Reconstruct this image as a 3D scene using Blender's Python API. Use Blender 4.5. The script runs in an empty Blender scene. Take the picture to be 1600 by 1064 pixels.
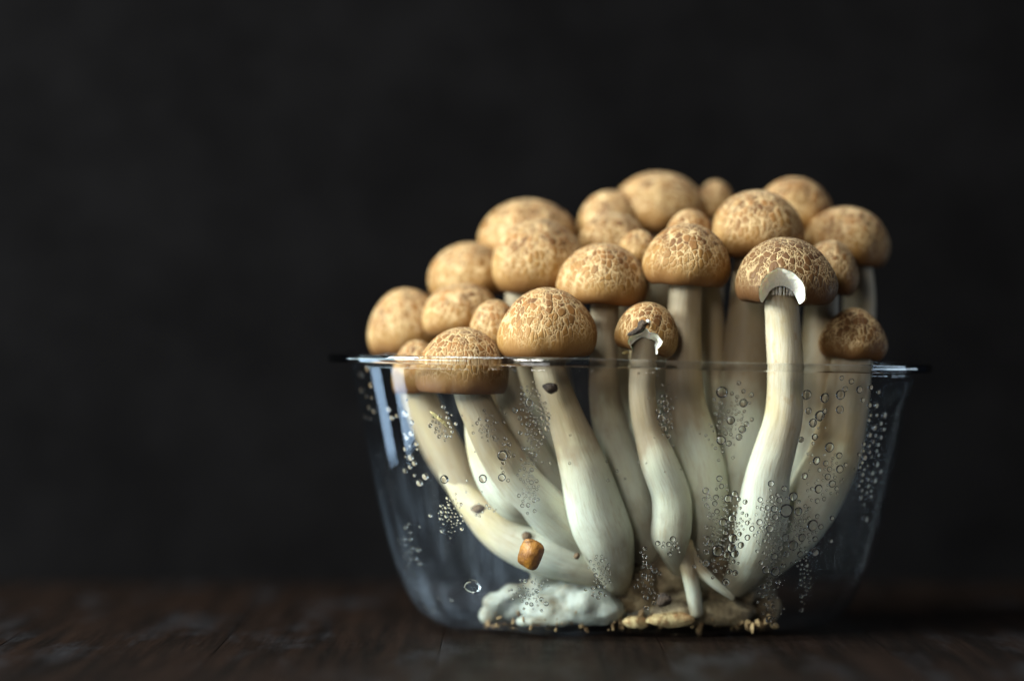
import bpy, bmesh, math, random
import numpy as np
from mathutils import Vector, Matrix, noise
random.seed(7)
C = bpy.context.scene.collection
S = 0.01                                  # geometry below is written in centimetres

# ---------------------------------------------------------------- camera
CAMX, CAMY, CAMZ, FPX = -2.31, -55.55, 5.53, 4444.0
cd = bpy.data.cameras.new('camera'); cam = bpy.data.objects.new('camera', cd); C.objects.link(cam)
cam.location = (CAMX*S, CAMY*S, CAMZ*S); cam.rotation_euler = (math.radians(90), 0, 0)
cd.lens = 100; cd.sensor_width = 36; cd.clip_start = 0.01; cd.clip_end = 20
cd.dof.use_dof = True; cd.dof.focus_distance = 0.519; cd.dof.aperture_fstop = 4.4; cd.dof.aperture_blades = 7
bpy.context.scene.camera = cam

# ---------------------------------------------------------------- world, lamps, exposure
sc = bpy.context.scene
w = bpy.data.worlds.new('World'); sc.world = w; w.use_nodes = True
w.node_tree.nodes['Background'].inputs[0].default_value = (0.55, 0.7, 1, 1)
w.node_tree.nodes['Background'].inputs[1].default_value = 0.012
sc.view_settings.view_transform = 'Standard'; sc.view_settings.look = 'None'
sc.view_settings.exposure = 0.25; sc.view_settings.gamma = 1.0
sc.cycles.use_denoising = True
sc.cycles.max_bounces = 24; sc.cycles.transparent_max_bounces = 64; sc.cycles.transmission_bounces = 16
sc.cycles.sample_clamp_indirect = 4.0

def area(name, loc, aim, sx, sy, power, col):
    l = bpy.data.lights.new(name, 'AREA'); l.shape = 'RECTANGLE'; l.size = sx*S; l.size_y = sy*S
    l.energy = power; l.color = col
    o = bpy.data.objects.new(name, l); C.objects.link(o); o.location = Vector(loc)*S
    o.rotation_euler = (Vector(aim)-Vector(loc)).to_track_quat('-Z', 'Y').to_euler()
    return o
area('skylight', (-30, -26, 56), (0, 0, 4), 24, 24, 4.2, (0.92, 1.0, 0.97))
area('window_light', (-60, -20, 28), (0, 0, 4), 22, 22, 9.0, (0.88, 1.0, 0.97))
area('sill_light', (-50, -8, 5.0), (0, 0, 5), 90, 6, 1.2, (0.74, 0.95, 1.0))
area('low_window_light', (-48, 6, -8), (0, 0, 3), 18, 20, 0.85, (0.55, 0.76, 1.0))
area('room_light', (-22, -78, 25), (0, 0, 3), 10, 16, 1.25, (1.0, 0.94, 0.86))
area('top_light', (4, 26, 40), (0, 0, 4), 30, 20, 0.3, (0.85, 0.95, 1.0))
area('side_light', (45, 10, 5), (0, 0, 5), 30, 5, 0.22, (0.7, 0.86, 1.0))

# ---------------------------------------------------------------- helpers
def P(px, py, Y):
    d = Y - CAMY
    return Vector((CAMX + (px-800)/FPX*d, Y, CAMZ - (py-532)/FPX*d))
def cmpx(n, Y): return n*(Y-CAMY)/FPX

def link(name, me, mat, parent=None, smooth=True):
    o = bpy.data.objects.new(name, me); C.objects.link(o)
    if mat is not None:
        for m in (mat if isinstance(mat, (list, tuple)) else [mat]): me.materials.append(m)
    if smooth: me.polygons.foreach_set('use_smooth', [True]*len(me.polygons))
    if parent is not None: o.parent = parent
    return o
def tag(o, label=None, cat=None, group=None, kind=None):
    if label: o['label'] = label
    if cat: o['category'] = cat
    if group: o['group'] = group
    if kind: o['kind'] = kind
    return o
def thing(name, label, cat, loc, group=None):
    o = bpy.data.objects.new(name, None); C.objects.link(o); o.location = Vector(loc)*S
    o.empty_display_size = 0.005
    return tag(o, label, cat, group)
def mesh(name, vs, fs):
    me = bpy.data.meshes.new(name); me.from_pydata([tuple(Vector(v)*S) for v in vs], [], fs); me.update(); return me

# ---------------------------------------------------------------- materials
class NT:
    def __init__(s, name):
        s.m = bpy.data.materials.new(name); s.m.use_nodes = True; s.t = s.m.node_tree; s.t.nodes.clear()
        s.out = s.t.nodes.new('ShaderNodeOutputMaterial')
    def n(s, typ, ins=None, **kw):
        nd = s.t.nodes.new(typ)
        for k, v in kw.items(): setattr(nd, k, v)
        for k, v in (ins or {}).items(): s.set(nd.inputs[k], v)
        return nd
    def set(s, sock, v):
        if isinstance(v, bpy.types.NodeSocket): s.t.links.new(v, sock)
        else: sock.default_value = v
    def math(s, op, a, b=0.0, c=None, clamp=False):
        nd = s.t.nodes.new('ShaderNodeMath'); nd.operation = op; nd.use_clamp = clamp
        s.set(nd.inputs[0], a); s.set(nd.inputs[1], b)
        if c is not None: s.set(nd.inputs[2], c)
        return nd.outputs[0]
    def mix(s, f, a, b, mode='MIX'):
        nd = s.t.nodes.new('ShaderNodeMix'); nd.data_type = 'RGBA'; nd.blend_type = mode
        s.set(nd.inputs[0], f); s.set(nd.inputs[6], a); s.set(nd.inputs[7], b); return nd.outputs[2]
    def ramp(s, f, lo, hi, a=0.0, b=1.0, smooth=True):
        nd = s.t.nodes.new('ShaderNodeMapRange'); nd.interpolation_type = 'SMOOTHSTEP' if smooth else 'LINEAR'
        s.set(nd.inputs[0], f); s.set(nd.inputs[1], lo); s.set(nd.inputs[2], hi); s.set(nd.inputs[3], a); s.set(nd.inputs[4], b)
        return nd.outputs[0]
    def noise(s, vec, scale, detail=3.0, rough=0.55, dim='3D', W=None):
        nd = s.t.nodes.new('ShaderNodeTexNoise'); nd.noise_dimensions = '4D' if W is not None else dim
        if vec is not None: s.set(nd.inputs['Vector'], vec)
        if W is not None: s.set(nd.inputs['W'], W)
        s.set(nd.inputs['Scale'], scale); s.set(nd.inputs['Detail'], detail); s.set(nd.inputs['Roughness'], rough)
        return nd
    def vmul(s, v, k):
        nd = s.t.nodes.new('ShaderNodeVectorMath'); nd.operation = 'MULTIPLY'; s.set(nd.inputs[0], v); s.set(nd.inputs[1], k); return nd.outputs[0]
    def vadd(s, v, k):
        nd = s.t.nodes.new('ShaderNodeVectorMath'); nd.operation = 'ADD'; s.set(nd.inputs[0], v); s.set(nd.inputs[1], k); return nd.outputs[0]
    def bump(s, h, strength, dist, nrm=None):
        nd = s.t.nodes.new('ShaderNodeBump'); s.set(nd.inputs['Height'], h); nd.inputs['Strength'].default_value = strength
        nd.inputs['Distance'].default_value = dist
        if nrm is not None: s.set(nd.inputs['Normal'], nrm)
        return nd.outputs[0]
    def principled(s, **kw):
        nd = s.t.nodes.new('ShaderNodeBsdfPrincipled')
        for k, v in kw.items(): s.set(nd.inputs[k.replace('_', ' ')], v)
        s.t.links.new(nd.outputs[0], s.out.inputs[0]); return nd

def mat_cap():
    t = NT('cap_skin')
    u = t.n('ShaderNodeAttribute', attribute_name='u').outputs['Fac']
    q = t.n('ShaderNodeAttribute', attribute_name='q').outputs['Vector']
    oi = t.n('ShaderNodeObjectInfo')
    rnd = t.math('MULTIPLY', oi.outputs['Random'], 37.0)
    sep = t.n('ShaderNodeSeparateColor', {0: oi.outputs['Color']})
    dark, grey, cellk = sep.outputs[0], sep.outputs[1], sep.outputs[2]
    comb = t.n('ShaderNodeCombineXYZ', {2: rnd}).outputs[0]
    v0 = t.vadd(q, comb)
    wn = t.noise(v0, 4.5, 2.0)
    wv = t.vmul(t.vadd(wn.outputs['Color'], (-.5, -.5, -.5)), (.17, .17, 0))
    wn2 = t.noise(v0, 16.0, 2.0)
    wv2 = t.vmul(t.vadd(wn2.outputs['Color'], (-.5, -.5, -.5)), (.05, .05, 0))
    v = t.vadd(t.vadd(v0, wv), wv2)
    de = t.n('ShaderNodeTexVoronoi', {'Vector': v, 'Scale': 6.7, 'Randomness': .9}, feature='DISTANCE_TO_EDGE').outputs['Distance']
    de2 = t.n('ShaderNodeTexVoronoi', {'Vector': v, 'Scale': 15.0, 'Randomness': 1.0}, feature='DISTANCE_TO_EDGE').outputs['Distance']
    vc = t.n('ShaderNodeTexVoronoi', {'Vector': v, 'Scale': 6.7, 'Randomness': .9}, feature='F1')
    cellr = t.n('ShaderNodeSeparateColor', {0: vc.outputs['Color']}).outputs[0]
    cellg = t.n('ShaderNodeSeparateColor', {0: vc.outputs['Color']}).outputs[1]
    bw = t.noise(v0, 3.0, 2.0).outputs['Fac']
    wid = t.ramp(bw, .3, .7, .016, .095)
    border = t.math('SUBTRACT', 1.0, t.ramp(de, t.math('MULTIPLY', wid, .2), wid), clamp=True)
    border = t.math('MAXIMUM', border, t.math('MULTIPLY', t.ramp(vc.outputs['Distance'], .55, .85), .6))
    # finer cracks only in some cells and towards the top
    fine = t.math('SUBTRACT', 1.0, t.ramp(de2, .02, .10), clamp=True)
    split = t.math('ADD', t.ramp(cellg, .45, .6), t.ramp(u, .34, .08), clamp=True)
    fine = t.math('MULTIPLY', t.math('MULTIPLY', fine, split), .8)
    border = t.math('MAXIMUM', border, fine)
    fade = t.ramp(t.math('ADD', u, t.math('MULTIPLY', t.math('SUBTRACT', bw, .5), .35)),   .62, .88, 1.0, 0.0)
    border = t.math('MULTIPLY', t.math('MULTIPLY', border, fade), t.math('SUBTRACT', 1.0, cellk))
    # skin colours, darker towards the edge
    obj = t.n('ShaderNodeTexCoord').outputs['Object']
    fib = t.noise(t.vmul(obj, (2600, 2600, 500)), 1.0, 3.0, .6).outputs['Fac']
    blot = t.noise(t.vadd(t.vmul(obj, (140, 140, 140)), comb), 1.0, 3.0).outputs['Fac']
    cellcol = t.mix(t.ramp(cellr, .1, .9), (.12, .046, .013, 1), (.285, .125, .036, 1))
    cellcol = t.mix(t.ramp(cellg, .75, .95), cellcol, (.30, .145, .042, 1))
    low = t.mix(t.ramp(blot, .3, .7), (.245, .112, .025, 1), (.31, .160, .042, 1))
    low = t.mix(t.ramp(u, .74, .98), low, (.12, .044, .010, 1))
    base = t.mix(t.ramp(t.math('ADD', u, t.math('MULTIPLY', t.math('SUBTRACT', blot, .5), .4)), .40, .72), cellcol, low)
    base = t.mix(t.math('MULTIPLY', t.ramp(u, .42, .0), grey), base, (.26, .17, .095, 1))  # greyish top sheen painted into the colour
    base = t.mix(t.math('MULTIPLY', t.ramp(fib, .38, .72), .48), base, (.20, .09, .025, 1))
    base = t.mix(t.math('MULTIPLY', dark, 1.6, clamp=True), base, t.mix(.75, base, (.075, .030, .010, 1)))
    col = t.mix(t.math('MULTIPLY', border, .72), base, (.68, .48, .25, 1))
    h = t.math('ADD', t.math('MULTIPLY', border, -.6), t.math('MULTIPLY', fib, .5))
    h = t.math('ADD', h, t.math('MULTIPLY', fade, t.math('MULTIPLY', t.ramp(de, 0, .25), .6)))
    t.principled(Base_Color=col, Roughness=t.ramp(fib, .3, .7, .5, .75), Specular_IOR_Level=.3, Normal=t.bump(h, .8, .00018),
                 Subsurface_Weight=.06, Subsurface_Radius=(1, .45, .2), Subsurface_Scale=.0015)
    return t.m

def mat_stem(name='stem_flesh', a=(.64, .57, .43, 1), b=(.53, .44, .30, 1), stain=(.42, .24, .09, 1)):
    t = NT(name)
    sv = t.n('ShaderNodeAttribute', attribute_name='sv').outputs['Vector']
    rnd = t.math('MULTIPLY', t.n('ShaderNodeObjectInfo').outputs['Random'], 31.0)
    comb = t.n('ShaderNodeCombineXYZ', {2: rnd}).outputs[0]
    v = t.vadd(sv, comb)
    st = t.noise(t.vmul(v, (14, 14, 1.6)), 1.0, 4.0, .65).outputs['Fac']
    st2 = t.noise(t.vmul(v, (45, 45, 3.0)), 1.0, 3.0, .6).outputs['Fac']
    big = t.noise(t.vmul(v, (1.6, 1.6, .9)), 1.0, 3.0).outputs['Fac']
    spot = t.noise(t.vmul(v, (3.2, 3.2, 2.0)), 1.0, 5.0, .6).outputs['Fac']
    col = t.mix(t.ramp(st, .35, .68), a, b)
    col = t.mix(t.math('MULTIPLY', t.ramp(big, .42, .66), .75), col, (.60, .47, .22, 1))
    col = t.mix(t.math('MULTIPLY', t.ramp(spot, .56, .72), .7), col, stain)
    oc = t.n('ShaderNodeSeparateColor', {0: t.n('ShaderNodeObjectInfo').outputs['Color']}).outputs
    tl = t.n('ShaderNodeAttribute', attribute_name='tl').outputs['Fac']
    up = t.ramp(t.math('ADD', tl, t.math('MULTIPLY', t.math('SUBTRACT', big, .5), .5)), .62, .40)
    col = t.mix(t.math('MULTIPLY', up, oc[0]), col, t.mix(.8, col, (.245, .175, .105, 1)))  # beige tops, with the shade under the caps painted in
    col = t.mix(t.math('MULTIPLY', t.math('SUBTRACT', 1.0, up), .6), col, (.62, .69, .61, 1))  # cool light on the lower stem painted in as mint
    col = t.mix(t.math('MULTIPLY', t.ramp(t.math('ADD', tl, t.math('MULTIPLY', t.math('SUBTRACT', spot, .5), .4)), .66, .96), .85), col, (.27, .235, .165, 1))  # shading of the stem feet painted grey-brown
    col = t.mix(t.math('MULTIPLY', t.ramp(st2, .48, .72), .38), col, (.38, .27, .15, 1))
    h = t.math('ADD', t.math('MULTIPLY', st, .7), t.math('MULTIPLY', st2, .5))
    h = t.math('ADD', h, t.math('MULTIPLY', spot, .4))
    t.principled(Base_Color=col, Roughness=.55, Specular_IOR_Level=.35, Normal=t.bump(h, .45, .0003),
                 Subsurface_Weight=.15, Subsurface_Radius=(1, .7, .4), Subsurface_Scale=.002)
    return t.m

def mat_flesh():
    t = NT('white_flesh')
    obj = t.n('ShaderNodeTexCoord').outputs['Object']
    nz = t.noise(obj, 1400, 4.0).outputs['Fac']
    t.principled(Base_Color=t.mix(nz, (.95, .92, .82, 1), (.88, .81, .67, 1)), Roughness=.6, Normal=t.bump(nz, .5, .0003),
                 Subsurface_Weight=.3, Subsurface_Radius=(1, .7, .4), Subsurface_Scale=.002)
    return t.m

def mat_mycelium():
    t = NT('mycelium')
    obj = t.n('ShaderNodeTexCoord').outputs['Object']
    n1 = t.noise(obj, 150, 5.0, .6).outputs['Fac']
    wv = t.vadd(t.vmul(obj, (900, 900, 260)), t.vmul(t.noise(obj, 120, 2.0).outputs['Color'], (3, 3, 3)))
    n2 = t.noise(wv, 1.0, 4.0, .65).outputs['Fac']
    col = t.mix(t.ramp(n1, .42, .70), (.31, .325, .285, 1), (.19, .165, .11, 1))
    col = t.mix(t.math('MULTIPLY', t.ramp(n1, .60, .70), .7), col, (.22, .14, .07, 1))
    t.principled(Base_Color=col, Roughness=.62, Normal=t.bump(t.math('ADD', n2, n1), .35, .0005),
                 Subsurface_Weight=.3, Subsurface_Radius=(1, .7, .4), Subsurface_Scale=.004)
    return t.m
def mat_lump(name, a, b, scale, rough=.75, strength=.8, dist=.0008, lo=.35, hi=.65):
    t = NT(name)
    obj = t.n('ShaderNodeTexCoord').outputs['Object']
    n1 = t.noise(obj, scale, 5.0, .65).outputs['Fac']
    n2 = t.noise(obj, scale*4, 4.0, .65).outputs['Fac']
    t.principled(Base_Color=t.mix(t.ramp(n1, lo, hi), a, b), Roughness=rough,
                 Normal=t.bump(t.math('ADD', n1, t.math('MULTIPLY', n2, .5)), strength, dist))
    return t.m

def mat_plastic():
    """Clear thin film: each face mirrors a little (more at a grazing angle), lets the rest straight through, faint milky film and painted reflection streaks."""
    t = NT('clear_plastic')
    f = t.n('ShaderNodeLayerWeight', {'Blend': .5}).outputs['Facing']
    fr = t.math('MULTIPLY_ADD', t.math('POWER', f, 5.0), .5, .024, clamp=True)
    obj = t.n('ShaderNodeTexCoord').outputs['Object']
    nz = t.noise(obj, 55, 3.0).outputs['Fac']
    bp = t.bump(nz, .06, .002)
    gl = t.n('ShaderNodeBsdfGlossy', {'Color': (.92, .96, 1, 1), 'Roughness': .03, 'Normal': bp}, distribution='BECKMANN').outputs[0]
    tr = t.n('ShaderNodeBsdfTransparent', {'Color': (.985, .99, .992, 1)}).outputs[0]
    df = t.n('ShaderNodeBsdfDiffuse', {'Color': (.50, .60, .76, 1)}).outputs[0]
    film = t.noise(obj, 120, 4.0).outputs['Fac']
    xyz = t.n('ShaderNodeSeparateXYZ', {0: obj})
    refl_streak = t.noise(t.vmul(obj, (190, 190, 28)), 1.0, 4.0, .6).outputs['Fac']
    fog_refl = t.math('MULTIPLY', t.math('MULTIPLY', t.ramp(xyz.outputs[2], .040, .001), t.ramp(xyz.outputs[0], .000, -.028)), t.ramp(refl_streak, .40, .70, .006, .055))  # condensation fog low on the left, plus painted window reflection streaks
    fog_refl = t.math('ADD', fog_refl, t.ramp(film, .45, .8, .0003, .003))
    m0 = t.n('ShaderNodeMixShader', {0: fog_refl, 1: tr, 2: df}).outputs[0]
    m1 = t.n('ShaderNodeMixShader', {0: fr, 1: m0, 2: gl}).outputs[0]
    t.t.links.new(m1, t.out.inputs[0]); return t.m
def mat_glass(name, ior, col=(1, 1, 1, 1), rough=0.0):
    t = NT(name)
    g = t.n('ShaderNodeBsdfGlass', {'Color': col, 'Roughness': rough, 'IOR': ior})
    t.t.links.new(g.outputs[0], t.out.inputs[0]); return t.m

def mat_rim():
    t = NT('rim_plastic')
    f = t.n('ShaderNodeLayerWeight', {'Blend': .5}).outputs['Facing']
    fr = t.math('MULTIPLY_ADD', t.math('POWER', f, 4.0), .6, .07, clamp=True)
    rf = t.n('ShaderNodeBsdfRefraction', {'Color': (.97, .985, 1, 1), 'Roughness': 0.0, 'IOR': 1.16}).outputs[0]
    gl = t.n('ShaderNodeBsdfGlossy', {'Color': (.94, .97, 1, 1), 'Roughness': .05}).outputs[0]
    t.t.links.new(t.n('ShaderNodeMixShader', {0: fr, 1: rf, 2: gl}).outputs[0], t.out.inputs[0]); return t.m
def mat_wood():
    t = NT('dark_wood')
    tc = t.n('ShaderNodeTexCoord').outputs['Object']
    rnd = t.math('MULTIPLY', t.n('ShaderNodeObjectInfo').outputs['Random'], 9.0)
    v = t.vadd(tc, t.n('ShaderNodeCombineXYZ', {0: rnd, 1: rnd}).outputs[0])
    g = t.noise(t.vmul(v, (260, 14, 100)), 1.0, 5.0, .65).outputs['Fac']
    g2 = t.noise(t.vmul(v, (900, 40, 300)), 1.0, 4.0, .6).outputs['Fac']
    blot = t.noise(t.vmul(v, (60, 16, 16)), 1.0, 5.0, .65).outputs['Fac']
    speck = t.noise(v, 1500, 2.0, .5).outputs['Fac']
    col = t.mix(t.ramp(g, .3, .7), (.0028, .0016, .0012, 1), (.0110, .0055, .0036, 1))
    col = t.mix(t.math('MULTIPLY', t.ramp(blot, .50, .68), .8), col, (.018, .017, .019, 1))  # worn patches, their blue-grey sheen painted into the colour
    col = t.mix(t.math('MULTIPLY', t.ramp(speck, .74, .80), .6), col, (.12, .10, .08, 1))
    h = t.math('ADD', g, t.math('MULTIPLY', g2, .5))
    t.principled(Base_Color=col, Roughness=t.ramp(blot, .3, .7, .72, .46), Specular_IOR_Level=.05, Normal=t.bump(h, .5, .0006))
    return t.m
def mat_backdrop():
    t = NT('black_board')
    tc = t.n('ShaderNodeTexCoord').outputs['Object']
    n = t.noise(tc, 30, 5.0, .7).outputs['Fac']
    t.principled(Base_Color=t.mix(t.ramp(n, .3, .7), (.0037, .0033, .0035, 1), (.0058, .0052, .0055, 1)), Roughness=.95, Specular_IOR_Level=.0)
    return t.m

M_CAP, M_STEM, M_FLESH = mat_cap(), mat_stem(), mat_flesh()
M_MYC = mat_mycelium()
M_SUB = mat_lump('substrate', (.085, .058, .030, 1), (.34, .26, .15, 1), 300)
M_CRUMB = mat_lump('crumb', (.62, .48, .24, 1), (.30, .15, .05, 1), 500)
M_SAW = mat_lump('sawdust', (.36, .24, .11, 1), (.13, .065, .025, 1), 300)
M_DARK = mat_lump('dark_chip', (.030, .018, .012, 1), (.10, .06, .035, 1), 600)
M_BROWN = mat_lump('bruise_bark', (.11, .06, .03, 1), (.24, .15, .08, 1), 500)
M_ORANGE = mat_lump('husk', (.40, .165, .014, 1), (.20, .07, .008, 1), 330, rough=.45, strength=.4)
M_SLIVER = mat_lump('straw', (.72, .60, .28, 1), (.50, .36, .13, 1), 600)
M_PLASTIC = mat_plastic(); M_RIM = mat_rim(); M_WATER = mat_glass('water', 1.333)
M_WOOD, M_BACK = mat_wood(), mat_backdrop()

# ---------------------------------------------------------------- table and backdrop
TY = 9.3
table = thing('table', 'dark stained wooden tabletop of narrow planks under the punnet', 'table', (0, 0, 0))
tag(table, kind='structure')
def plank(x0, x1, y0, y1, parent):
    bm = bmesh.new(); bmesh.ops.create_cube(bm, size=1)
    for v in bm.verts:
        v.co = Vector(((x0 if v.co.x < 0 else x1), (y0 if v.co.y < 0 else y1), (-1.8 if v.co.z < 0 else 0)))*S
    bmesh.ops.bevel(bm, geom=[e for e in bm.edges], offset=.00025, segments=2, affect='EDGES', profile=.6)
    me = bpy.data.meshes.new('plank'); bm.to_mesh(me); bm.free()
    return link('plank', me, M_WOOD, parent, smooth=False)
xs = [-15.6+4*i for i in range(8)]
for a in xs: plank(a+.002, a+3.998, -16, TY, table)
bm = bmesh.new(); bmesh.ops.create_cube(bm, size=1)
for v in bm.verts: v.co = Vector((v.co.x*31-2.2, TY+.05+(v.co.y+.5)*1.2, -6+(v.co.z+.5)*21.5))*S
bmesh.ops.bevel(bm, geom=bm.edges[:], offset=.001, segments=2, affect='EDGES')
me = bpy.data.meshes.new('backdrop'); bm.to_mesh(me); bm.free()
tag(link('backdrop', me, M_BACK, smooth=False), 'matt black backdrop board standing behind the table', 'backdrop', kind='structure')

# ---------------------------------------------------------------- punnet
PROF = [(3.30, 0.0), (3.62, .03), (3.88, .12), (4.10, .28), (4.27, .50), (4.42, .80), (4.56, 1.15), (4.70, 1.6), (4.88, 2.3), (5.07, 3.2), (5.28, 4.2), (5.46, 5.02)]
pa = np.array([p[0] for p in PROF]); pz = np.array([p[1] for p in PROF])
RIMZ, ASP, NEXP, SHEAR = 5.155, .82, 2.7, -.019
def half(z): return float(np.interp(z, pz, pa))
def plan(th, a, k=1.0):
    c, s = math.cos(th), math.sin(th)
    r = 1/((abs(c)**NEXP + (abs(s)/ASP)**NEXP)**(1/NEXP))
    fl = 1 - .013*k*(0.5+0.5*math.cos(24*th))**3
    return Vector((c*r*a*fl, s*r*a*fl, 0))
def shear(v): return Vector((v.x, v.y, v.z + SHEAR*v.x*v.z/RIMZ))
def wall_f(p):                                   # <0 inside the wall
    z = p.z/(1+SHEAR*p.x/RIMZ); th = math.atan2(p.y, p.x)
    q = plan(th, half(max(0, min(5.0, z)))-.04)
    return math.hypot(p.x, p.y) - math.hypot(q.x, q.y)
def wall_hit(px, py, back=False):
    o = Vector((CAMX, CAMY, CAMZ)); d = (P(px, py, 0)-o).normalized()
    ts = [46+.05*i for i in range(300)]
    if back: ts = ts[::-1]
    prev = None
    for t in ts:
        if wall_f(o+d*t) < 0:
            if prev is None: return None
            a, b = prev, t
            for _ in range(24):
                m = (a+b)/2
                if wall_f(o+d*m) < 0: b = m
                else: a = m
            p = o+d*b; break
        prev = t
    else: return None
    e = .02
    n = Vector((wall_f(p+Vector((e, 0, 0)))-wall_f(p-Vector((e, 0, 0))), wall_f(p+Vector((0, e, 0)))-wall_f(p-Vector((0, e, 0))), wall_f(p+Vector((0, 0, e)))-wall_f(p-Vector((0, 0, e)))))
    return p, -n.normalized()                    # point on the inner face and the normal into the punnet

NSEG = 240
punnet = thing('punnet', 'clear plastic punnet with water beads inside, full of brown mushrooms', 'punnet', (0, 0, 0))
rows = []
zf = np.concatenate([np.linspace(0, 1.2, 26), np.linspace(1.3, 5.02, 30)])
# smooth the profile a little by arc
prof = [(0.0, .10), (1.6, .09), (2.6, .06), (3.1, .012)] + [(half(z), z) for z in zf]
vs, fs = [], []
for i, (a, z) in enumerate(prof):
    for j in range(NSEG):
        th = 2*math.pi*j/NSEG
        v = plan(th, max(a, .001), min(1, a/4)); foot = .07*(0.5+.5*math.cos(8*th+.6))*math.exp(-((a-3.5)/.5)**2)*(1 if z < .6 else 0)
        vs.append(shear(Vector((v.x, v.y, z+foot+.02))))
for i in range(len(prof)-1):
    for j in range(NSEG):
        k = (j+1) % NSEG
        fs.append((i*NSEG+j, i*NSEG+k, (i+1)*NSEG+k, (i+1)*NSEG+j))
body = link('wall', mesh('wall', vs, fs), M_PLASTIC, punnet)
md = body.modifiers.new('thickness', 'SOLIDIFY'); md.thickness = .0004; md.offset = -1
# rim: a solid rolled flange
sec = []
for k in range(16):
    an = 2*math.pi*k/16
    c, s = math.cos(an), math.sin(an)
    sec.append((.165*math.copysign(abs(c)**.22, c), .078*math.copysign(abs(s)**.55, s)))
vs, fs = [], []
for j in range(NSEG):
    th = 2*math.pi*j/NSEG
    for (da, dz) in sec:
        v = plan(th, 5.65+da, 0.0); v.x -= .05
        vs.append(shear(Vector((v.x, v.y, RIMZ-.055+dz+.012*math.sin(3*th+1)))))
for j in range(NSEG):
    k = (j+1) % NSEG
    for i in range(16):
        l = (i+1) % 16
        fs.append((j*16+i, k*16+i, k*16+l, j*16+l))
link('rim', mesh('rim', vs, fs), M_RIM, punnet)

# ---------------------------------------------------------------- mushrooms
def catmull(pts, n):
    pts = [np.array(p, float) for p in pts]; out = []
    ext = [2*pts[0]-pts[1]] + pts + [2*pts[-1]-pts[-2]]
    for i in range(1, len(ext)-2):
        p0, p1, p2, p3 = ext[i-1:i+3]
        for k in range(n):
            t = k/n
            out.append(.5*((2*p1)+(-p0+p2)*t+(2*p0-5*p1+4*p2-p3)*t*t+(-p0+3*p1-3*p2+p3)*t**3))
    out.append(pts[-1]); return out
def tube(name, pts, origin, nseg=28, sub=8, rough=.048, seed=0.0):
    """pts: (px, py, Y, width px). Returns a mesh with closed ends, relative to origin (cm)."""
    ctrl = []
    for (px, py, Y, wd) in pts:
        p = P(px, py, Y); ctrl.append((p.x, p.y, p.z, cmpx(wd, Y)/2))
    cur = catmull(ctrl, sub); n = len(cur)
    pos = [Vector(c[:3]) for c in cur]; rad = [max(.02, c[3]) for c in cur]
    vs, fs, sv = [], [], []
    L = 0; ref = Vector((0, 1, 0))
    rings = []
    # rounded ends
    def ringset():
        t0 = (pos[1]-pos[0]).normalized(); t1 = (pos[-1]-pos[-2]).normalized()
        for k in (3, 2, 1):
            an = k/3*math.pi/2*.98; yield pos[0]-t0*rad[0]*.7*math.sin(an), t0, rad[0]*math.cos(an)
        for i in range(n):
            t = (pos[min(n-1, i+1)]-pos[max(0, i-1)]).normalized(); yield pos[i], t, rad[i]
        for k in (1, 2, 3):
            an = k/3*math.pi/2*.98; yield pos[-1]+t1*rad[-1]*.7*math.sin(an), t1, rad[-1]*math.cos(an)
    prev = None
    for (p, t, r) in ringset():
        if prev is not None: L += (p-prev).length
        prev = p
        x = ref.cross(t)
        x = x.normalized() if x.length > 1e-4 else Vector((1, 0, 0)); y = t.cross(x).normalized()
        for j in range(nseg):
            an = 2*math.pi*j/nseg; c, s = math.cos(an), math.sin(an)
            nn = noise.noise(Vector((c*.9+seed, s*.9, L*.55)))*1.6 + noise.noise(Vector((c*2.4+seed, s*2.4, L*.35)))*.7 + noise.noise(Vector((c*1.2-seed, s*1.2, L*1.8)))*.5
            rr = r*(1+rough*nn)
            vs.append(p+x*(c*rr)+y*(s*rr)-Vector(origin)); sv.append((c*.35, s*.35, L))
    m = len(vs)//nseg
    for i in range(m-1):
        for j in range(nseg):
            k = (j+1) % nseg; fs.append((i*nseg+j, i*nseg+k, (i+1)*nseg+k, (i+1)*nseg+j))
    fs.append(tuple(range(nseg))[::-1]); fs.append(tuple((m-1)*nseg+j for j in range(nseg)))
    me = mesh(name, vs, fs)
    al = me.attributes.new('tl', 'FLOAT', 'POINT'); al.data.foreach_set('value', [q[2]/max(L, .01) for q in sv])
    at = me.attributes.new('sv', 'FLOAT_VECTOR', 'POINT'); at.data.foreach_set('vector', [c for q in sv for c in q])
    return me

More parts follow.
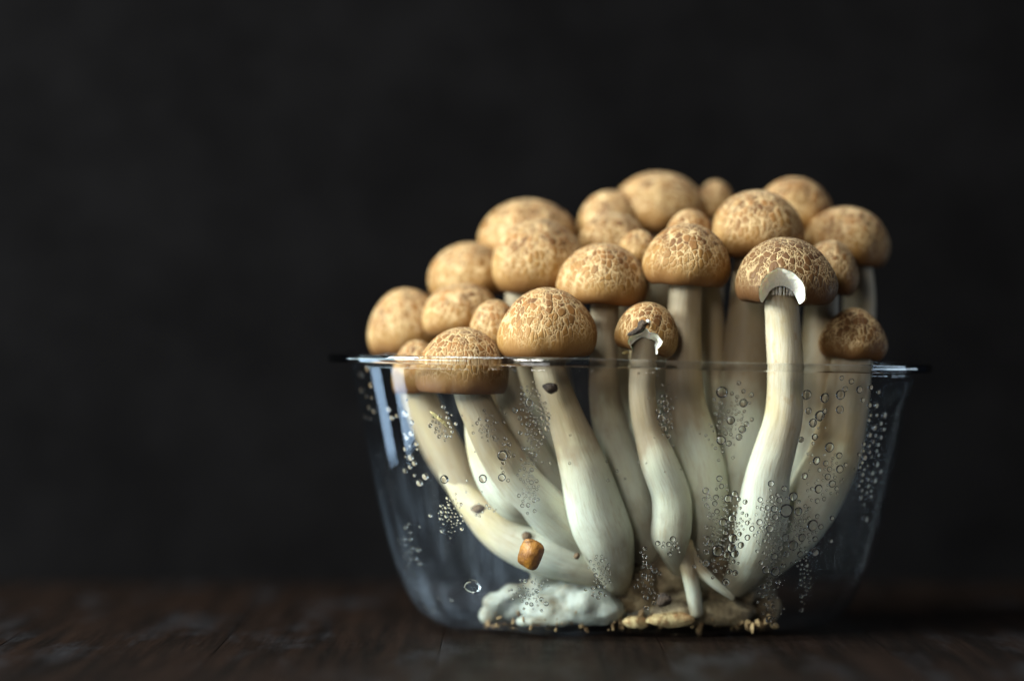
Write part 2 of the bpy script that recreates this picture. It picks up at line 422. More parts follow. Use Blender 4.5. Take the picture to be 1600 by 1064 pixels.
def cap_profile(R, h, bell, curl):
    """(r, z, u): from the top over the edge and up underneath. z=0 is the lowest edge."""
    z0 = .31*h; pr = []
    N1, N2, N3 = 30, 8, 12
    for i in range(N1+1):
        an = math.pi/2*i/N1
        r = R*math.sin(an)**1.0; z = z0+(h-z0)*math.cos(an)**(1.12+bell)
        pr.append((r, z))
    for i in range(1, N2+1):
        an = math.pi/2*i/N2
        pr.append((R*(1-curl*(1-math.cos(an))), z0*(1-math.sin(an))))
    re = R*(1-curl)
    for i in range(1, N3+1):
        t = i/N3
        pr.append((re*(1-t)**.8*(.93 if 0 < t < .9 else 1), (.46*h)*math.sin(t*math.pi/2)**.8))
    return pr, N1+N2
def cap_mesh(R, h, bell=.1, curl=.22, seed=0.0, nseg=88, wob=.045):
    pr, last = cap_profile(R, h, bell, curl)
    arc = [0]
    for i in range(1, len(pr)): arc.append(arc[-1]+math.hypot(pr[i][0]-pr[i-1][0], pr[i][1]-pr[i-1][1]))
    tot = arc[last]
    vs, fs, uu, qq = [], [], [], []
    def put(r, z, th, a):
        c, s = math.cos(th), math.sin(th)
        w_ = 1+wob*(noise.noise(Vector((c*1.1+seed, s*1.1, z/h*1.2)))*1.7+noise.noise(Vector((c*2.6, s*2.6+seed, z/h*2)))*.8)
        zz = z+wob*.9*h*noise.noise(Vector((c*1.3+seed*2, s*1.3, 3.1)))*(r/R)*1.3
        vs.append(Vector((r*w_*c, r*w_*s, zz))); uu.append(min(1, a/tot)); g = (a**.88)*1.02; qq.append((c*g, s*g, 0))
    put(0, pr[0][1], 0, 0)
    for i in range(1, len(pr)-1):
        for j in range(nseg): put(pr[i][0], pr[i][1], 2*math.pi*j/nseg, arc[i])
    put(0, pr[-1][1], 0, arc[-1]); bot = len(vs)-1
    for j in range(nseg): fs.append((0, 1+j, 1+(j+1) % nseg))
    nr = len(pr)-2
    for i in range(nr-1):
        for j in range(nseg):
            k = (j+1) % nseg; fs.append((1+i*nseg+j, 1+(i+1)*nseg+j, 1+(i+1)*nseg+k, 1+i*nseg+k))
    for j in range(nseg): fs.append((bot, 1+(nr-1)*nseg+(j+1) % nseg, 1+(nr-1)*nseg+j))
    me = mesh('cap', vs, fs)
    a1 = me.attributes.new('u', 'FLOAT', 'POINT'); a1.data.foreach_set('value', uu)
    a2 = me.attributes.new('q', 'FLOAT_VECTOR', 'POINT'); a2.data.foreach_set('vector', [c for q in qq for c in q])
    return me

GROUP = 'brown beech mushrooms in the punnet'
CAPS = {}
def mushroom(key, label, box, Y, stem, tilt=0, pitch=0, bell=.1, curl=.22, col=(0, .2, 0), wob=.045):
    x0, x1, y0, y1 = box
    R = cmpx((x1-x0)/2, Y); h = cmpx(y1-y0, Y)
    base = P((x0+x1)/2, y1, Y)
    root = P(stem[-1][0], stem[-1][1], stem[-1][2])
    t = thing('mushroom', label, 'mushroom', root, GROUP)
    sd = len(CAPS)*3.7+1.3
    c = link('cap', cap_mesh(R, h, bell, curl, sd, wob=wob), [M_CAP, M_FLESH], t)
    # tilt about the middle of the cap so that its place stays put
    Rm = Matrix.Rotation(math.radians(tilt), 3, 'Y') @ Matrix.Rotation(math.radians(pitch), 3, 'X')
    mid = Vector((0, 0, h*.45)); off = mid - Rm @ mid
    c.location = (base+off-root)*S; c.rotation_euler = Rm.to_euler(); c.color = (*col, 1)
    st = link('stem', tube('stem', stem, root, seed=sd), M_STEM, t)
    st.color = ({'C': .3, 'Q': .75, 'P': .85, 'H': .5, 'I': .8}.get(key, .95), 0, 0, 1)  # strength of the painted shade on each upper stem
    CAPS[key] = (t, c, st, R, h)
    return t

def to_base(x, y, Y, w0=46, w1=62, ex=None, ey=880, eY=0.0):
    ex = ex if ex is not None else 985+(x-985)*.35
    pts = []
    for t in (0, .25, .5, .75, 1):
        k = t**1.3
        pts.append((x+(ex-x)*k, y+(ey-y)*t, Y+(eY-Y)*t, w0+(w1-w0)*t))
    return pts

mushroom('A', 'mushroom with broad cracked tan cap just touching the front rim, leaning pale stem below', (776, 932, 449, 557), -3.0,
         [(855, 520, -3.0, 46), (857, 560, -3.0, 51), (864, 600, -3.05, 53), (887, 660, -3.0, 60), (912, 735, -2.85, 78), (931, 800, -2.7, 92), (946, 838, -2.6, 88), (955, 868, -2.45, 74), (962, 895, -2.25, 56), (966, 915, -2.0, 36)], tilt=-1, pitch=3, bell=.12)
mushroom('B', 'small torn cap mushroom with dark debris on its front, thin stem in centre', (961, 1064, 472, 551), -2.9,
         [(1012, 520, -2.9, 36), (1007, 555, -2.9, 41), (1003, 600, -2.95, 42), (1006, 640, -2.95, 44), (1015, 680, -2.9, 47), (1029, 722, -2.9, 57), (1047, 768, -2.8, 60), (1051, 805, -2.75, 62), (1049, 838, -2.7, 62), (1054, 862, -2.55, 46), (1060, 885, -2.3, 30)], tilt=11, pitch=0, bell=.0, curl=.3, col=(.12, .3, 0))
mushroom('C', 'mushroom with a bite out of its dark cap showing white flesh and gills', (1147, 1307, 371, 475), -2.85,
         [(1219, 455, -2.85, 40), (1221, 474, -2.85, 52), (1224, 500, -2.87, 56), (1227, 560, -2.9, 58), (1226, 620, -2.9, 58), (1222, 660, -2.9, 61), (1211, 700, -2.85, 66), (1199, 745, -2.8, 72), (1192, 800, -2.65, 82), (1182, 850, -2.5, 76), (1165, 890, -2.2, 56), (1148, 915, -2.0, 40)], tilt=3, pitch=0, bell=.15, col=(.60, .5, 0))
mushroom('D', 'tan capped mushroom directly above and right of the cap touching the rim', (872, 1016, 380, 475), -2.0,
         [(945, 445, -2, 40), (944, 490, -2, 43), (943, 560, -2.1, 45), (945, 620, -2.1, 50), (957, 680, -2, 58), (976, 740, -2, 60), (994, 800, -1.9, 62), (1008, 860, -1.6, 56)], tilt=1, pitch=3, bell=.08, col=(.06, .15, 0))
mushroom('E', 'mushroom with tall thick stem and honeycombed cap above the torn cap', (1005, 1143, 349, 446), -2.3,
         [(1073, 420, -2.3, 48), (1070, 460, -2.3, 53), (1068, 540, -2.3, 55), (1070, 620, -2.3, 62), (1082, 680, -2.2, 74), (1096, 740, -2.1, 78), (1100, 810, -2, 72), (1080, 880, -1.6, 56)], tilt=4, pitch=2, bell=.14, col=(.06, .3, 0))
mushroom('F', 'large round mushroom cap with grey top, behind and left of the bitten one', (1109, 1256, 297, 401), -1.35,
         [(1178, 375, -1.35, 56), (1173, 460, -1.35, 62), (1168, 540, -1.4, 72), (1163, 640, -1.4, 86), (1160, 740, -1.4, 95), (1140, 850, -1.2, 80)], tilt=2, pitch=4, bell=-.05, col=(.08, .7, 0))
mushroom('G', 'medium dark mushroom half hidden behind the right of the bitten cap', (1250, 1343, 374, 455), -1.7,
         [(1292, 430, -1.7, 40), (1285, 470, -1.7, 50), (1280, 560, -1.7, 62), (1270, 660, -1.7, 72), (1235, 780, -1.6, 78), (1160, 890, -1.3, 60)], tilt=12, pitch=0, col=(.22, .45, 0))
mushroom('H', 'broad mushroom at the far right top with curved bare stem above rim', (1258, 1392, 323, 412), -.5,
         [(1332, 385, -.5, 44), (1339, 425, -.5, 48), (1342, 480, -.5, 50), (1335, 560, -.5, 54), (1310, 680, -.6, 62), (1250, 800, -.6, 70), (1160, 890, -.5, 60)], tilt=8, pitch=5, bell=-.05, col=(.05, .35, 0))
mushroom('I', 'short dark conical mushroom alone at the right end of the rim', (1281, 1386, 481, 561), -2.2,
         [(1333, 535, -2.2, 52), (1330, 570, -2.2, 60), (1320, 640, -2.1, 72), (1300, 715, -2.0, 84), (1262, 790, -1.9, 92), (1212, 848, -1.8, 86), (1150, 900, -1.5, 60)], tilt=4, pitch=0, bell=.35, curl=.26, col=(.45, .3, 0))
mushroom('J', 'large mushroom with bold pale net pattern left of centre above the rim', (765, 918, 342, 451), -.9,
         [(820, 420, -.9, 46), (814, 460, -.9, 50), (812, 530, -.9, 54), (832, 630, -.9, 60), (880, 730, -.9, 64), (950, 840, -.8, 60)], tilt=-4, pitch=6, bell=.0, col=(.0, .3, 0))
mushroom('K', 'blurred large mushroom cap directly behind the bold net patterned one', (749, 905, 311, 410), .85, to_base(828, 380, .85, 50, 64, 930), tilt=3, pitch=4, bell=.0, col=(0, .2, 0))
mushroom('L', 'upper one of two stacked blurred caps on the left slope of the cluster', (667, 796, 379, 464), .3, to_base(722, 430, .3, 46, 60, 900), tilt=-8, pitch=5, bell=-.08, col=(0, .1, 0))
mushroom('M', 'lower one of two stacked caps on the left slope of the cluster', (659, 778, 442, 516), -.9,
         [(718, 495, -.9, 40), (728, 540, -.9, 46), (752, 620, -.9, 52), (800, 720, -.9, 58), (860, 800, -.8, 62), (940, 860, -.7, 60)], tilt=-10, pitch=5, bell=-.08, col=(0, .1, 0))
mushroom('N', 'smooth yellow capped mushroom farthest left, just clearing the rim', (572, 698, 450, 548), 0.0,
         [(632, 520, 0, 44), (640, 570, 0, 48), (665, 650, 0, 54), (710, 730, 0, 60), (790, 810, 0, 66), (920, 870, 0, 60)], tilt=-7, pitch=4, bell=.05, col=(0, 0, 0))
mushroom('O', 'small cap peeping out between the rim touching cap and the left caps', (732, 816, 468, 542), -1.8,
         [(772, 520, -1.8, 36), (782, 560, -1.8, 42), (800, 630, -1.8, 46), (834, 710, -1.7, 55), (884, 790, -1.6, 60), (950, 850, -1.5, 50)], tilt=-6, pitch=3, bell=.05, col=(0, .1, 0))
mushroom('P', 'wide flat edged mushroom cap seen half through the wall at left', (650, 796, 511, 612), -2.8,
         [(728, 575, -2.8, 50), (737, 615, -2.8, 56), (752, 650, -2.8, 60), (780, 705, -2.7, 66), (820, 762, -2.55, 70), (875, 815, -2.3, 72), (930, 862, -2, 62)], tilt=2, pitch=2, bell=.12, curl=.14, col=(.05, .55, 0))
mushroom('Q', 'cap inside the wall, tucked left behind the wide flat edged one', (610, 695, 531, 613), -1.6,
         [(655, 590, -1.6, 42), (662, 625, -1.6, 46), (680, 665, -1.6, 50), (706, 715, -1.6, 54), (736, 768, -1.6, 56), (778, 815, -1.5, 60), (840, 850, -1.4, 64), (920, 880, -1.2, 52)], tilt=-3, pitch=2, curl=.14, col=(0, .2, 0))
mushroom('R', 'largest blurred cap, highest at the back of the cluster', (956, 1106, 269, 362), 1.2, to_base(1030, 340, 1.2, 52, 66, 1010), tilt=2, pitch=4, bell=-.05, col=(0, .25, 0))
mushroom('S', 'blurred mushroom cap left of the highest one at the back', (902, 1004, 298, 375), .8, to_base(945, 350, .8, 40, 56, 970), tilt=-8, pitch=4, bell=-.05, col=(.0, .1, 0))
mushroom('T', 'greyish flat mushroom cap behind the middle of the cluster', (902, 1012, 332, 400), -.4, to_base(958, 370, -.4, 42, 56, 980), pitch=6, col=(.15, .8, 0))
mushroom('U', 'tiny pale cap squeezed between two front tan caps in the middle', (966, 1032, 359, 415), -1.2, to_base(1000, 400, -1.2, 32, 46, 1010, eY=-.8), col=(0, 0, 0))
mushroom('V', 'orange cap showing its top just above the honeycombed tall one', (1038, 1118, 327, 395), -1.2,
         [(1082, 375, -1.2, 40), (1100, 450, -1.2, 48), (1110, 540, -1.2, 54), (1117, 640, -1.2, 60), (1110, 740, -1.2, 64), (1090, 860, -1, 60)], tilt=2, pitch=3, col=(.0, .1, 0))
mushroom('W', 'dim blurred cap between the highest cap and the grey topped cap', (1086, 1150, 282, 345), 1.4, to_base(1118, 330, 1.4, 36, 56, 1050), col=(.15, .3, 0))
mushroom('X', 'smooth orange blurred mushroom cap behind the grey topped cap at right', (1182, 1303, 277, 362), .4, to_base(1243, 340, .4, 48, 64, 1110), tilt=6, pitch=4, bell=-.08, col=(.0, .1, 0))

# torn and bitten caps: cut away with a rough cone
def cut(key, cx, cz, y_out, y_in, ro, ri, rough, seed):
    t, c, st, R, h = CAPS[key]
    vs, fs = [], []; n = 40; m = 10
    for i in range(m+1):
        f = i/m; y = y_out+(y_in-y_out)*f
        for j in range(n):
            an = 2*math.pi*j/n; cc, ss = math.cos(an), math.sin(an)
            k = 1+rough*noise.noise(Vector((cc*1.6+seed, ss*1.6, f*1.5)))+.5*rough*noise.noise(Vector((cc*4+seed, ss*4, f*4)))
            vs.append(((cx+cc*k*(ro[0]+(ri[0]-ro[0])*f)), y, cz+ss*k*(ro[1]+(ri[1]-ro[1])*f)))
    for i in range(m):
        for j in range(n):
            k = (j+1) % n; fs.append((i*n+j, i*n+k, (i+1)*n+k, (i+1)*n+j))
    fs.append(tuple(range(n))[::-1]); fs.append(tuple(m*n+j for j in range(n)))
    me = mesh('bite', vs, fs)
    bm = bmesh.new(); bm.from_mesh(me); bmesh.ops.recalc_face_normals(bm, faces=bm.faces); bm.to_mesh(me); bm.free()
    me.materials.append(M_CAP); me.materials.append(M_FLESH)
    me.polygons.foreach_set('material_index', [1]*len(me.polygons))
    k = bpy.data.objects.new('bite', me); C.objects.link(k); k.matrix_world = Matrix.LocRotScale(c.location+t.location, c.rotation_euler, None)
    md = c.modifiers.new('bite', 'BOOLEAN'); md.operation = 'DIFFERENCE'; md.object = k; md.solver = 'EXACT'
    bpy.context.view_layer.update()
    new = bpy.data.meshes.new_from_object(c.evaluated_get(bpy.context.evaluated_depsgraph_get()))
    c.modifiers.clear(); c.data = new; new.name = 'cap'
    bpy.data.objects.remove(k)
    return c
_, c, _, R, h = CAPS['C']
cut('C', -.14, .0, -1.25*R, -.38*R, (.74, .82), (.13, .20), .14, 2.2)
c['label'] = 'bitten cap with a white crescent of flesh round the notch'
bmg = bmesh.new()
for k in range(56):                          # gills: thin upright blades round the stem under the cap
    th = 2*math.pi*k/56+random.uniform(-.05, .05)
    c_, s_ = math.cos(th), math.sin(th); tw = .010
    r0, r1 = .16*R, (.62 if s_ > -.72 else random.uniform(.40, .50))*R
    zt0, zt1, zb0, zb1, zm = .48*h, .30*h, .30*h, .12*h, .19*h
    ring = []
    for sgn in (-1, 1):
        ox, oy = -s_*tw*sgn, c_*tw*sgn
        ring.append([bmg.verts.new(Vector((c_*r+ox, s_*r+oy, z))*S) for (r, z) in ((r0, zt0), (r1, zt1), (r1, zb1), ((r0+r1)/2, zm), (r0, zb0))])
    bmg.faces.new(ring[0]); bmg.faces.new(ring[1][::-1])
    for i in range(5):
        j = (i+1) % 5; bmg.faces.new((ring[0][j], ring[0][i], ring[1][i], ring[1][j]))
bmesh.ops.recalc_face_normals(bmg, faces=bmg.faces)
gm = bpy.data.meshes.new('gills'); bmg.to_mesh(gm); bmg.free()
gl = link('gills', gm, M_FLESH, CAPS['C'][0], smooth=False); gl.location = c.location; gl.rotation_euler = c.rotation_euler; gl['kind'] = 'stuff'
_, c, _, R, h = CAPS['B']
cut('B', -.04, .10, -1.25*R, -.42*R, (.42, .38), (.20, .20), .30, 5.1)
c['label'] = 'torn cap with a ragged pale edge above the stem'

# roots of the small torn mushroom
tB = CAPS['B'][0]; o = tB.location/S
link('root', tube('root', [(1068, 850, -2.6, 30), (1076, 890, -2.6, 26), (1083, 925, -2.55, 24), (1088, 958, -2.5, 20)], o, 14, 5, .08, 3), M_STEM, tB)
link('root', tube('root', [(1072, 855, -2.55, 24), (1090, 885, -2.6, 20), (1115, 910, -2.6, 16), (1145, 934, -2.55, 8)], o, 14, 5, .08, 4), M_STEM, tB)

# ---------------------------------------------------------------- base clump
def blob(ctr, ext, amp, freq, seed, sub=4):
    bm = bmesh.new(); bmesh.ops.create_icosphere(bm, subdivisions=sub, radius=1)
    for v in bm.verts:
        n = v.co.normalized()
        k = 1+amp*noise.fractal(n*freq+Vector((seed, seed, 0)), .8, 2.1, 4)
        v.co = Vector((ctr[0]+n.x*ext[0]*k, ctr[1]+n.y*ext[1]*k, max(.16, ctr[2]+n.z*ext[2]*k)))*S
    me = bpy.data.meshes.new('blob'); bm.to_mesh(me); bm.free(); return me
root = P(1000, 985, -.6); root.z = .14
cl = thing('root_clump', 'lumpy pale and brown root clump at the bottom, holding the stems together', 'root clump', (0, 0, 0))
b1 = P(1095, 905, -.4); link('substrate', blob((b1.x, b1.y, .8), (1.3, 1.5, .85), .28, 2.4, 1.2), M_SUB, cl)
b2 = P(960, 880, -.4); link('substrate', blob((b2.x, b2.y, .9), (1.5, 1.7, .8), .30, 2.2, 4.2), M_SUB, cl)
for pts in ([(704, 735, -1.55, 40), (742, 790, -1.75, 58), (790, 834, -1.95, 70), (855, 862, -2.1, 76), (930, 886, -2.0, 70)],
            [(742, 630, -1.9, 34), (752, 700, -2.15, 48), (775, 750, -2.3, 58), (805, 786, -2.4, 56), (838, 806, -2.35, 30)],
            ):
    link('mycelium', tube('mycelium', pts, (0, 0, 0), 24, 9, .24 if pts[0][1] > 850 else .10, pts[0][0]*.01), M_STEM, cl).color = (.1, 0, 0, 1)

lumps = random.Random(5); fused = {0: [], 1: []}
for (px, py, Y, ex, ey, ez, mt) in ((862, 888, -1.7, .45, .4, .32, 0), (925, 890, -1.9, .40, .4, .34, 0), (1000, 958, -1.7, .45, .35, .22, 0), (764, 966, -1.5, .17, .2, .26, 0), (778, 942, -1.55, .26, .25, .22, 0), (806, 926, -1.55, .34, .3, .20, 0), (845, 918, -1.5, .40, .3, .20, 0), (893, 925, -2.0, .30, .3, .22, 0), (915, 942, -2.2, .36, .3, .26, 0), (948, 955, -2.2, .34, .3, .22, 0),
                                (805, 950, -1.2, .50, .5, .30, 0), (870, 950, -1.7, .62, .5, .40, 0), (930, 950, -2.0, .55, .45, .38, 0), (985, 930, -1.5, .55, .6, .45, 1), (915, 905, -1.1, .75, .8, .5, 0), (1040, 890, -1.2, .9, .6, .8, 1), (1110, 900, -1.3, .8, .6, .75, 1),
                                (1130, 955, -1.8, .6, .5, .30, 1), (1185, 950, -1.0, .45, .5, .34, 1), (1060, 958, -2.0, .55, .4, .26, 1), (850, 976, -2.1, .5, .35, .13, 0), (1160, 900, -.8, .6, .5, .5, 1)):
    q = P(px, py, Y)
    fused[mt].append(blob((q.x, q.y, max(.25, q.z)), (ex, ey, ez), .15, 1.9, px*.013, 4))
for mt, nm, mat in ((0, 'mycelium', M_MYC), (1, 'substrate', M_SUB)):      # grow the lumps of a kind into one skin
    bm = bmesh.new()
    for me in fused[mt]: bm.from_mesh(me)
    me = bpy.data.meshes.new(nm); bm.to_mesh(me); bm.free()
    o = bpy.data.objects.new(nm, me); C.objects.link(o)
    md = o.modifiers.new('skin', 'REMESH'); md.mode = 'VOXEL'; md.voxel_size = .00045
    md = o.modifiers.new('soften', 'SMOOTH'); md.iterations = 9 if mt == 0 else 3; md.factor = .6
    bpy.context.view_layer.update()
    new = bpy.data.meshes.new_from_object(o.evaluated_get(bpy.context.evaluated_depsgraph_get()))
    bpy.data.objects.remove(o); new.name = nm
    for v in new.vertices:
        k = v.co/S; d = noise.fractal(k*1.7, 1.1, 2.1, 3)*.06+noise.noise(k*8)*.006
        v.co += v.normal*d*S
        v.co.z = max(v.co.z, .0015)
    new.materials.clear(); link(nm, new, mat, cl)
bm = bmesh.new()
for k in range(420):
    q = P(lumps.uniform(760, 1210), 975, lumps.uniform(-2.6, .4)); r = .015+.075*lumps.random()**2.5
    z = .13+abs(lumps.gauss(0, .16))
    m = Matrix.LocRotScale(Vector((q.x, q.y, z))*S, Vector((lumps.random()*6, lumps.random()*6, lumps.random()*6)).to_3d() and __import__('mathutils').Euler((lumps.random()*6, lumps.random()*6, lumps.random()*6)), Vector((r*1.6, r, r*.6))*S)
    g = bmesh.ops.create_icosphere(bm, subdivisions=1, radius=1, matrix=m)
    for v in g['verts']: v.co += Vector((lumps.uniform(-1, 1), lumps.uniform(-1, 1), lumps.uniform(-1, 1)))*r*.25*S
me = bpy.data.meshes.new('sawdust'); bm.to_mesh(me); bm.free()
tag(link('sawdust', me, M_SAW, smooth=False), 'loose brown sawdust bits strewn over the punnet floor round the roots', 'sawdust', kind='stuff')

# ---------------------------------------------------------------- loose bits
def chip(name, label, cat, px, py, Y, wpx, hpx, dcm, mat, rot=0, seed=1.0, pt=None, nrm=None, amp=.25, group=None, sides=7, sq=1.0):
    """A rough thick flake: an irregular polygon with depth and bevelled edges."""
    p = P(px, py, Y) if pt is None else pt
    a, b = cmpx(wpx, p.y)/2, cmpx(hpx, p.y)/2
    rnd = random.Random(seed); bm = bmesh.new(); ring = []
    angs = sorted((k+rnd.uniform(-.3, .3))*2*math.pi/sides for k in range(sides))
    for an in angs:
        k = 1+rnd.uniform(-amp, amp*.6); ring.append((a*k*math.copysign(abs(math.cos(an))**sq, math.cos(an)), b*k*math.copysign(abs(math.sin(an))**sq, math.sin(an))))
    f = [bm.verts.new(Vector((x, -dcm/2+rnd.uniform(-.2, .2)*dcm, z))*S) for x, z in ring]
    g = [bm.verts.new(Vector((x*.9, dcm/2+rnd.uniform(-.2, .2)*dcm, z*.9))*S) for x, z in ring]
    n = len(ring); bm.faces.new(f); bm.faces.new(g[::-1])
    for i in range(n):
        j = (i+1) % n; bm.faces.new((f[j], f[i], g[i], g[j]))
    bmesh.ops.recalc_face_normals(bm, faces=bm.faces)
    bmesh.ops.bevel(bm, geom=bm.edges[:], offset=min(a, b, dcm)*.22*S, segments=2, affect='EDGES')
    bmesh.ops.triangulate(bm, faces=[q for q in bm.faces if len(q.verts) > 4])
    me = bpy.data.meshes.new(name); bm.to_mesh(me); bm.free()
    o = link(name, me, mat); o.location = p*S
    m = Matrix.Rotation(math.radians(rot), 3, 'Y')
    if nrm is not None: m = Vector((0, 1, 0)).rotation_difference(nrm).to_matrix() @ m
    o.rotation_euler = m.to_euler()
    return tag(o, label, cat, group)
def on_wall(px, py, off=.06):
    p, n = wall_hit(px, py); return p+n*off, n
p, n = on_wall(828, 866, .05); chip('husk', 'orange brown husk chip stuck inside the front wall at lower left', 'chip', 0, 0, 0, 40, 50, .10, M_ORANGE, 24, 3, p, n, .05, None, 16, .55)
p, n = on_wall(860, 608, .05); chip('bark_chip', 'dark brown flake against the stem below the rim touching cap', 'chip', 0, 0, 0, 28, 20, .08, M_DARK, 12, 5, p, n, .3)
p, n = on_wall(686, 656, .05); chip('straw', 'thin yellow straw sliver stuck inside the wall below the flat edged cap', 'straw', 0, 0, 0, 44, 7, .06, M_SLIVER, 38, 8, p, n, .1)
chip('bark_chip', 'dark curled flake lying on the front of the torn cap', 'chip', 1003, 510, -3.46, 42, 17, .07, M_DARK, -32, 11, amp=.6, sides=11)
chip('crumb', 'pale speck sitting on the dark flake of the torn cap', 'crumb', 1013, 502, -3.52, 9, 6, .05, M_FLESH, 20, 12)
p = P(980, 552, -3.0); chip('crumb', 'golden crumb left of the thin centre stem just above the rim', 'crumb', 978, 551, -2.95, 13, 7, .08, M_SLIVER, -8, 14)
chip('bark_chip', 'dark ring shaped bit at the bottom beneath the thin centre stem', 'chip', 1036, 938, -2.6, 30, 26, .15, M_DARK, 15, 15, amp=.3)
chip('crumb', 'long pale yellow crumb lying on the punnet floor at centre', 'crumb', 1050, 966, -2.35, 82, 24, .5, M_CRUMB, -3, 16, amp=.2, sides=10)
chip('crumb', 'orange crumb lying on the punnet floor left of the long pale one', 'crumb', 993, 970, -2.3, 46, 20, .35, M_CRUMB, 6, 17, amp=.25, sides=9)
chip('bark_chip', 'dark sliver on the brown clump at lower right', 'chip', 1157, 950, -1.9, 28, 12, .12, M_DARK, -20, 18, amp=.3)
chip('bark_chip', 'dark spot of bark on the pale stems above the orange husk', 'chip', 823, 838, -2.45, 22, 22, .10, M_BROWN, 30, 19)
chip('bark_chip', 'brown smudge of bark at the left edge of the lower stems', 'chip', 747, 795, -2.15, 24, 20, .10, M_BROWN, 10, 20)
chip('bark_chip', 'small dark bark fleck right of the orange husk', 'chip', 901, 868, -2.75, 14, 14, .08, M_BROWN, 0, 21)

# ---------------------------------------------------------------- water
def drop_geo(vs, fs, p, n, r, flat=.62, nu=12, nv=5, stretch=1.0):
    p = p+n*.012; x = Vector((0, 0, 1)).cross(n).normalized(); y = n.cross(x).normalized(); b = len(vs)
    for i in range(nv):
        an = math.pi/2*i/nv
        for j in range(nu):
            t = 2*math.pi*j/nu
            vs.append(p+x*(r*math.cos(an)*math.cos(t))+y*(r*stretch*math.cos(an)*math.sin(t))+n*(r*flat*math.sin(an)))
    vs.append(p+n*(r*flat)); top = len(vs)-1
    for i in range(nv-1):
        for j in range(nu):
            k = (j+1) % nu; fs.append((b+i*nu+j, b+i*nu+k, b+(i+1)*nu+k, b+(i+1)*nu+j))
    for j in range(nu): fs.append((b+(nv-1)*nu+j, b+(nv-1)*nu+(j+1) % nu, top))
    c = len(vs); vs.extend(vs[b:b+nu]); fs.append(tuple(c+j for j in range(nu))[::-1])      # its own rim, so the base stays flat
BIG = [(1128, 613, 16, 'large drop at the top of the beads between tall thick stem and bitten one'), (1142, 657, 12, 'drop midway down the beads left of the bitten mushroom stem'),
       (1261, 617, 14, 'large drop right of the bitten mushroom stem, leftmost of the upper three'), (1290, 622, 14, 'large drop right of the bitten mushroom stem, middle of the upper three'),
       (1314, 617, 14, 'large drop beneath the conical cap, rightmost of the upper three'), (1282, 650, 15, 'large drop below the upper three at right, with a smaller drop touching'),
       (1271, 661, 12, 'drop just left under the largest of the upper right drops'), (1297, 699, 14, 'lone large drop halfway down the right stem'), (1277, 720, 12, 'drop just below the lone large drop on the right stem'),
       (1240, 776, 13, 'drop at the top of the dense lower right beads'), (1229, 798, 19, 'biggest drop of all, among the lower right beads'), (1248, 799, 12, 'drop touching the right of the biggest drop'),
       (1271, 821, 17, 'second biggest drop at the right edge of lower right beads'), (1240, 852, 15, 'large drop low in the lower right beads over the stem foot'), (1212, 893, 14, 'large drop hanging below the lower right beads over dark glass'),
       (1145, 841, 13, 'drop within the dense beads below the tall thick stem'), (1122, 861, 16, 'large ringed drop at the lower left of the dense beads'), (694, 749, 12, 'drop beside the bright left stem edge over dark wall'),
       (785, 712, 14, 'lone ring shaped drop on the left stems'), (754, 748, 12, 'pale drop on the bright lower left stem')]
MID = [(1162, 630, 10), (1160, 671, 9), (1127, 688, 11), (1139, 693, 7), (1155, 683, 8), (1313, 640, 10), (1264, 642, 8), (1290, 643, 7), (1331, 596, 7), (1321, 608, 7), (1344, 609, 9), (1316, 591, 6), (1274, 683, 8), (1291, 724, 7),
       (1313, 733, 10), (1312, 712, 8), (1258, 744, 8), (1294, 745, 8), (1280, 764, 11), (1301, 756, 9), (1210, 795, 9), (1203, 826, 9), (1283, 823, 7), (1254, 840, 10), (1227, 840, 9), (1210, 869, 9), (1197, 890, 9), (1274, 863, 10), (1274, 842, 7), (1251, 866, 8),
       (1203, 968, 10), (1130, 816, 10), (1144, 810, 10), (1138, 779, 10), (1143, 856, 11), (1148, 865, 10), (1136, 867, 9), (1110, 849, 8), (562, 586, 8), (564, 610, 7), (631, 647, 9), (634, 684, 7), (640, 715, 9), (646, 724, 7), (649, 694, 6), (663, 745, 9), (654, 755, 9), (784, 746, 9), (827, 630, 9), (606, 640, 7), (611, 653, 7),
       (1040, 630, 8), (1041, 640, 8), (1033, 653, 9), (1028, 643, 6), (1042, 657, 7), (1038, 670, 7), (631, 890, 10), (618, 650, 6)]
placed = []
for (px, py, dpx, lab) in BIG:
    hit = wall_hit(px, py)
    if hit is None: continue
    p, n = hit; vs, fs = [], []
    drop_geo(vs, fs, Vector((0, 0, 0)), n, cmpx(dpx*1.15, p.y)/2, .92, 28, 12)
    o = link('water_drop', mesh('water_drop', vs, fs), M_WATER); o.location = p*S
    tag(o, 'water ' + lab, 'water drop', 'large water drops inside the punnet wall')
    placed.append((px, py, dpx/2))
vs, fs = [], []
for (px, py, dpx) in MID:
    hit = wall_hit(px, py)
    if hit: drop_geo(vs, fs, hit[0], hit[1], cmpx(dpx*1.35, hit[0].y)/2, .92, 20, 8); placed.append((px, py, dpx/2))
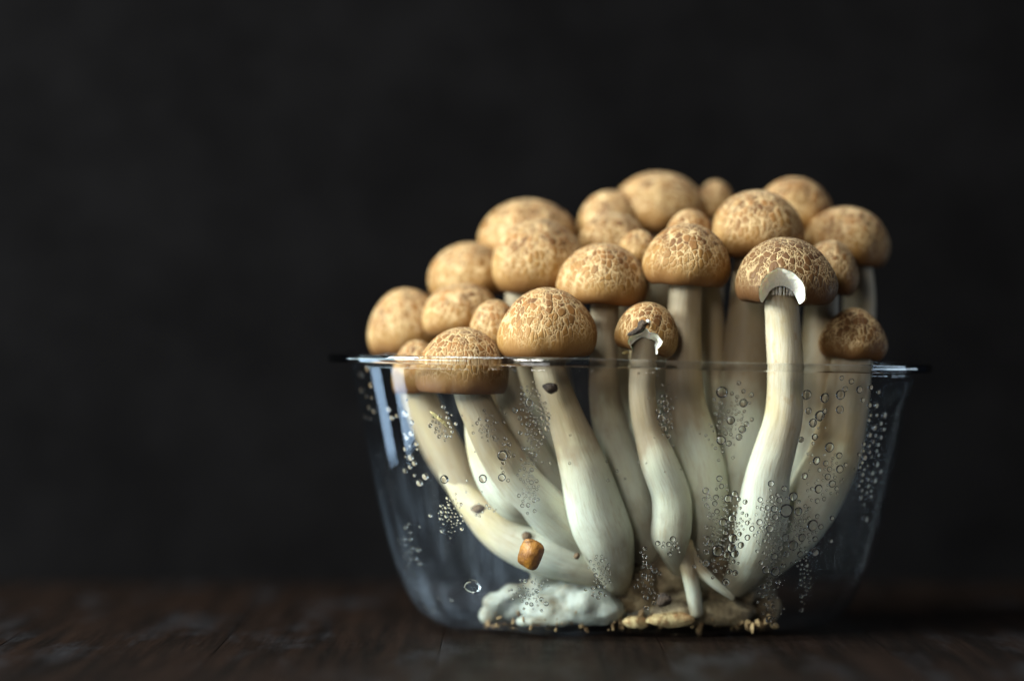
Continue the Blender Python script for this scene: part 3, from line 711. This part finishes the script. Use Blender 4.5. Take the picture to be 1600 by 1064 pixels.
CL = [(830, 655, 17, 45, 85, 2.4, 5.5, 0), (828, 735, 14, 45, 40, 2.4, 5, 0), (850, 660, 8, 25, 25, 2, 3.5, 0), (765, 672, 24, 24, 45, 1.8, 3.6, 0), (788, 715, 8, 30, 12, 3, 5, 0), (1042, 652, 13, 35, 26, 2, 5, 0), (1140, 655, 30, 48, 75, 2, 5.5, 0), (1133, 825, 32, 55, 130, 2.4, 7, 0),
      (1212, 830, 25, 55, 130, 2.6, 6.5, 0), (1245, 825, 30, 40, 50, 3, 6, 0), (1290, 745, 32, 55, 50, 2.5, 6, 0), (1204, 922, 14, 38, 40, 3, 7, 0), (1257, 895, 8, 40, 36, 2.5, 5.5, 0), (938, 898, 15, 26, 70, 2.5, 4.6, 0), (1016, 908, 14, 26, 36, 3.2, 6, 0), (1006, 875, 5, 20, 8, 3, 5, 0), (1048, 852, 17, 9, 26, 3, 6, 0),
      (703, 806, 19, 22, 60, 1.8, 4.2, 0), (828, 930, 32, 24, 50, 2, 5, 0), (690, 665, 20, 20, 32, 2.5, 5.5, 0), (826, 770, 13, 18, 20, 2.5, 4.5, 0), (640, 700, 14, 60, 14, 3, 6, 0), (1366, 680, 15, 55, 34, 4, 7, 0), (1352, 745, 10, 40, 22, 4, 7, 0), (655, 930, 34, 34, 80, 4, 7, 1), (640, 905, 16, 50, 30, 4, 7, 0), (662, 938, 30, 26, 70, 4, 7, 0), (575, 640, 10, 60, 10, 4, 7, 0), (640, 850, 20, 30, 14, 3, 6, 0), (600, 740, 12, 100, 14, 3, 6, 1), (755, 790, 40, 30, 14, 2, 4, 0), (1115, 880, 22, 6, 9, 4, 6, 0), (990, 700, 200, 120, 26, 1.8, 3.2, 0)]
rnd = random.Random(11)
for (cx, cy, rx, ry, n_, lo, hi, back) in CL:
    made = tries = 0
    n_ = int(n_*.85); lo *= 1.5; hi *= 1.7
    while made < n_ and tries < n_*12:
        tries += 1
        gx, gy = rnd.gauss(0, .42), rnd.gauss(0, .46); gx += .25*math.sin(gy*3.1+cx)
        px, py = cx+rx*gx, cy+ry*gy; d = lo+(hi-lo)*rnd.random()**1.8
        if any((px-q[0])**2+(py-q[1])**2 < (d/2+q[2]+.3)**2 for q in placed): continue
        hit = wall_hit(px, py, bool(back))
        if not hit: continue
        drop_geo(vs, fs, hit[0], hit[1], cmpx(d, hit[0].y)/2, .92, 12, 6); placed.append((px, py, d/2)); made += 1
o = link('condensation', mesh('condensation', vs, fs), M_WATER)
tag(o, 'fine beads of condensation in patches on the inside of the punnet wall', 'condensation', kind='stuff')
p, n = wall_hit(737, 917); vs, fs = [], []
drop_geo(vs, fs, Vector((0, 0, 0)), n, cmpx(30, p.y)/2, .7, 28, 9, .8)
o = link('water_drop', mesh('water_drop', vs, fs), M_WATER); o.location = p*S
tag(o, 'wide flattened water blob low at the left near the punnet floor', 'water drop', 'large water drops inside the punnet wall')
